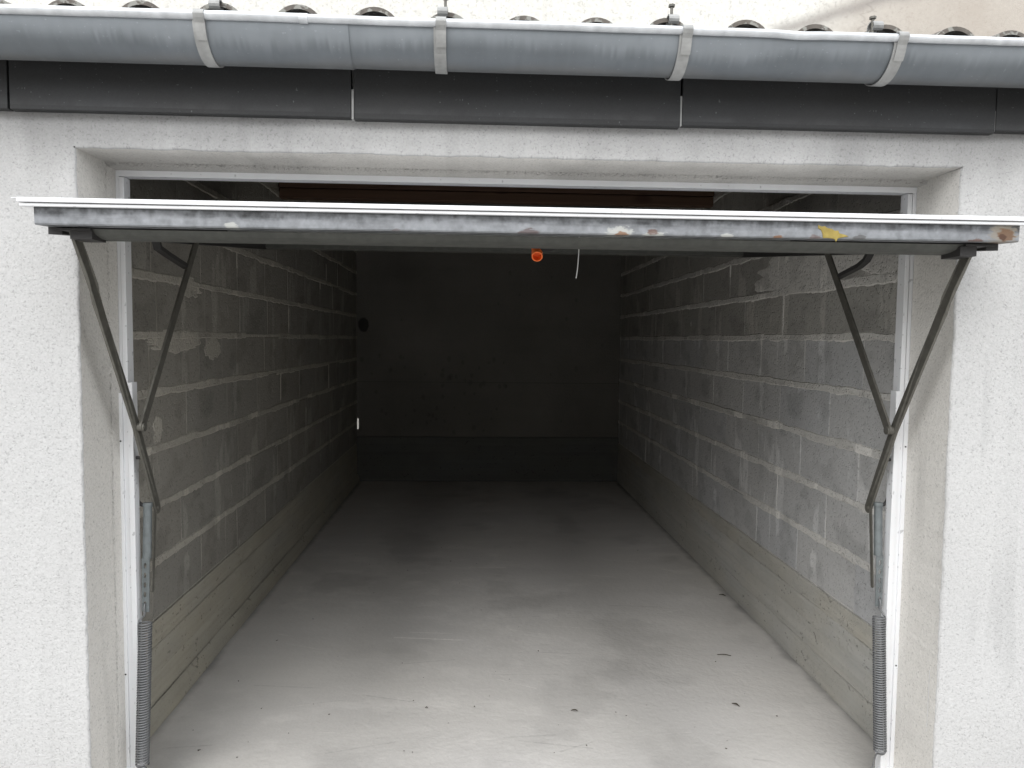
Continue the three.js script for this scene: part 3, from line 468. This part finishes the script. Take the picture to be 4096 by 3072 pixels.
/* ---------- balance springs ---------- */
function spring(s, label) {
  const q = (x) => s * x, o = base('door_spring', [q(1.115), 0, -0.2], label, 'door spring', 'balance springs of the garage door');
  part('sleeve', [cyl([q(1.113), 0.926, -0.224], [q(1.115), 0.762, -0.216], 0.0118, 0.0122), cyl([q(1.113), 0.927, -0.224], [q(1.113), 0.915, -0.223], 0.0135)], M.galvBlue, o);
  part('flat_bar', bar([[-0.246, 0.905], [-0.218, 0.665]], q(1.101) - 0.0015, q(1.101) + 0.0015, 0.014, true), M.steel, o);
  part('hook_rod', tube([[q(1.112), 0.918, -0.226], [q(1.132), 0.919, -0.228], [q(1.146), 0.932, -0.232], [q(1.156), 0.965, -0.24]], 0.0052, 20, 8), M.darkSteel, o);
  const sh = new THREE.Shape([[1.1035, 0.764], [1.1265, 0.764], [1.1285, 0.604], [1.1075, 0.602]].map(([x, y]) => new THREE.Vector2(q(x), y)));
  for (let k = 0; k < 5; k++) { const y = 0.742 - 0.029 * k, x = 1.1165 + 0.0008 * k, h = new THREE.Path(); h.absellipse(q(x), y, 0.0038, 0.0085, 0, Math.PI * 2); sh.holes.push(h); }
  const g = new THREE.ExtrudeGeometry(sh, { depth: 0.003, bevelEnabled: false, curveSegments: 16 }); g.translate(0, 0, -0.209); part('slotted_plate', muv(g), M.galvBlue, o);
  part('hook', tube([[q(1.119), 0.592, -0.2], [q(1.1185), 0.615, -0.199], [q(1.1195), 0.627, -0.206], [q(1.121), 0.612, -0.215], [q(1.122), 0.597, -0.213], [q(1.13), 0.583, -0.207], [q(1.134), 0.574, -0.2]], 0.0024, 40, 8), M.spring, o);
  class Helix extends THREE.Curve { getPoint(t) { const a = t * 56 * 2 * Math.PI, y = 0.574 - 0.416 * t; return new THREE.Vector3(q(1.116 + 0.002 * t) + 0.0172 * Math.cos(a), y, -0.199 + 0.033 * t + 0.0172 * Math.sin(a) + 0 * y); } }
  part('coil', muv(new THREE.TubeGeometry(new Helix(), 56 * 16, 0.0026, 6)), M.spring, o);
  part('anchor', tube([[q(1.1365), 0.158, -0.166], [q(1.13), 0.145, -0.17], [q(1.12), 0.135, -0.19], [q(1.118), 0.06, -0.21]], 0.0026, 20, 8), M.spring, o);
}
spring(-1, 'grey coil spring hanging behind the left white post beside the brownish block wall');
spring(1, 'grey coil spring hanging behind the right white post beside the cool grey block wall');

/* ---------- purlins, floor litter ---------- */
{ const b = base('roof_beam', [0, 2.24, -2.48], 'reddish brown timber beam spanning the garage above the raised door', 'beam');
  part('timber', box(XL + 0.004, XR - 0.004, 2.305, 2.5, -2.57, -2.47, 0.004), M.wood, b); part('timber', box(XL + 0.004, XR - 0.004, 2.245, 2.3, -2.56, -2.482, 0.004), M.wood, b); }
function litter(name, label, cat, x, z, len, w, turn, group) {
  const N = 9, pos = [], r = rng(Math.round((x + 5) * 997)); const P = (i, k) => { const t = i / N, ww = w * Math.sin(Math.PI * clamp(t, 0.03, 0.97)) * (0.7 + 0.5 * r()), lx = (t - 0.5) * len, lz = k * ww; return [x + lx * Math.cos(turn) - lz * Math.sin(turn), 0.003 + Math.abs(k) * 0.006 + 0.004 * Math.sin(3 * t), z + lx * Math.sin(turn) + lz * Math.cos(turn)]; };
  const g = []; for (let i = 0; i <= N; i++) g.push([P(i, -0.5), P(i, 0), P(i, 0.5)]);
  for (let i = 0; i < N; i++) for (let k = 0; k < 2; k++) { const a = g[i][k], b = g[i][k + 1], c = g[i + 1][k], d = g[i + 1][k + 1]; pos.push(...a, ...c, ...b, ...b, ...c, ...d); }
  return tag(part(name, tri(pos), M.leaf), label, cat, group);
}
litter('dry_leaf', 'curled dark dry leaf on the floor, the largest, towards the right', 'leaf', 0.882, -0.765, 0.034, 0.011, 0.9);
litter('dry_leaf', 'ragged dark dry leaf lying on the floor near the front middle', 'leaf', 0.244, -0.737, 0.026, 0.009, 0.3);
litter('dry_leaf', 'tiny dark leaf scrap alone on the floor left of the middle', 'leaf', -0.323, -0.774, 0.011, 0.007, 0.4);
litter('twig', 'thin pale brown twig lying near the foot of the right wall', 'twig', 0.99, -1.215, 0.06, 0.004, 0.25);
litter('dry_leaf', 'small dark leaf scrap at the foot of the right wall', 'leaf', 1.245, -1.99, 0.04, 0.018, 0.7);
{ const r = rng(55), list = []; for (let i = 0; i < 70; i++) { const x = -1.2 + 2.4 * r(), z = -0.45 - 2.6 * Math.pow(r(), 1.4), s = 0.0022 + 0.0035 * r() * r(); const g = new THREE.TetrahedronGeometry(s); g.scale(1 + r(), 0.5, 1); g.rotateY(r() * 6); g.translate(x, 0.0025, z); list.push(muv(g)); } tag(part('grit', list, M.leaf), 'scattered dark crumbs of dirt on the garage floor', 'grit', null, 'stuff'); }

scene.traverse((o) => { if (o.isMesh) o.castShadow = o.receiveShadow = true; });
renderer.render(scene, camera);
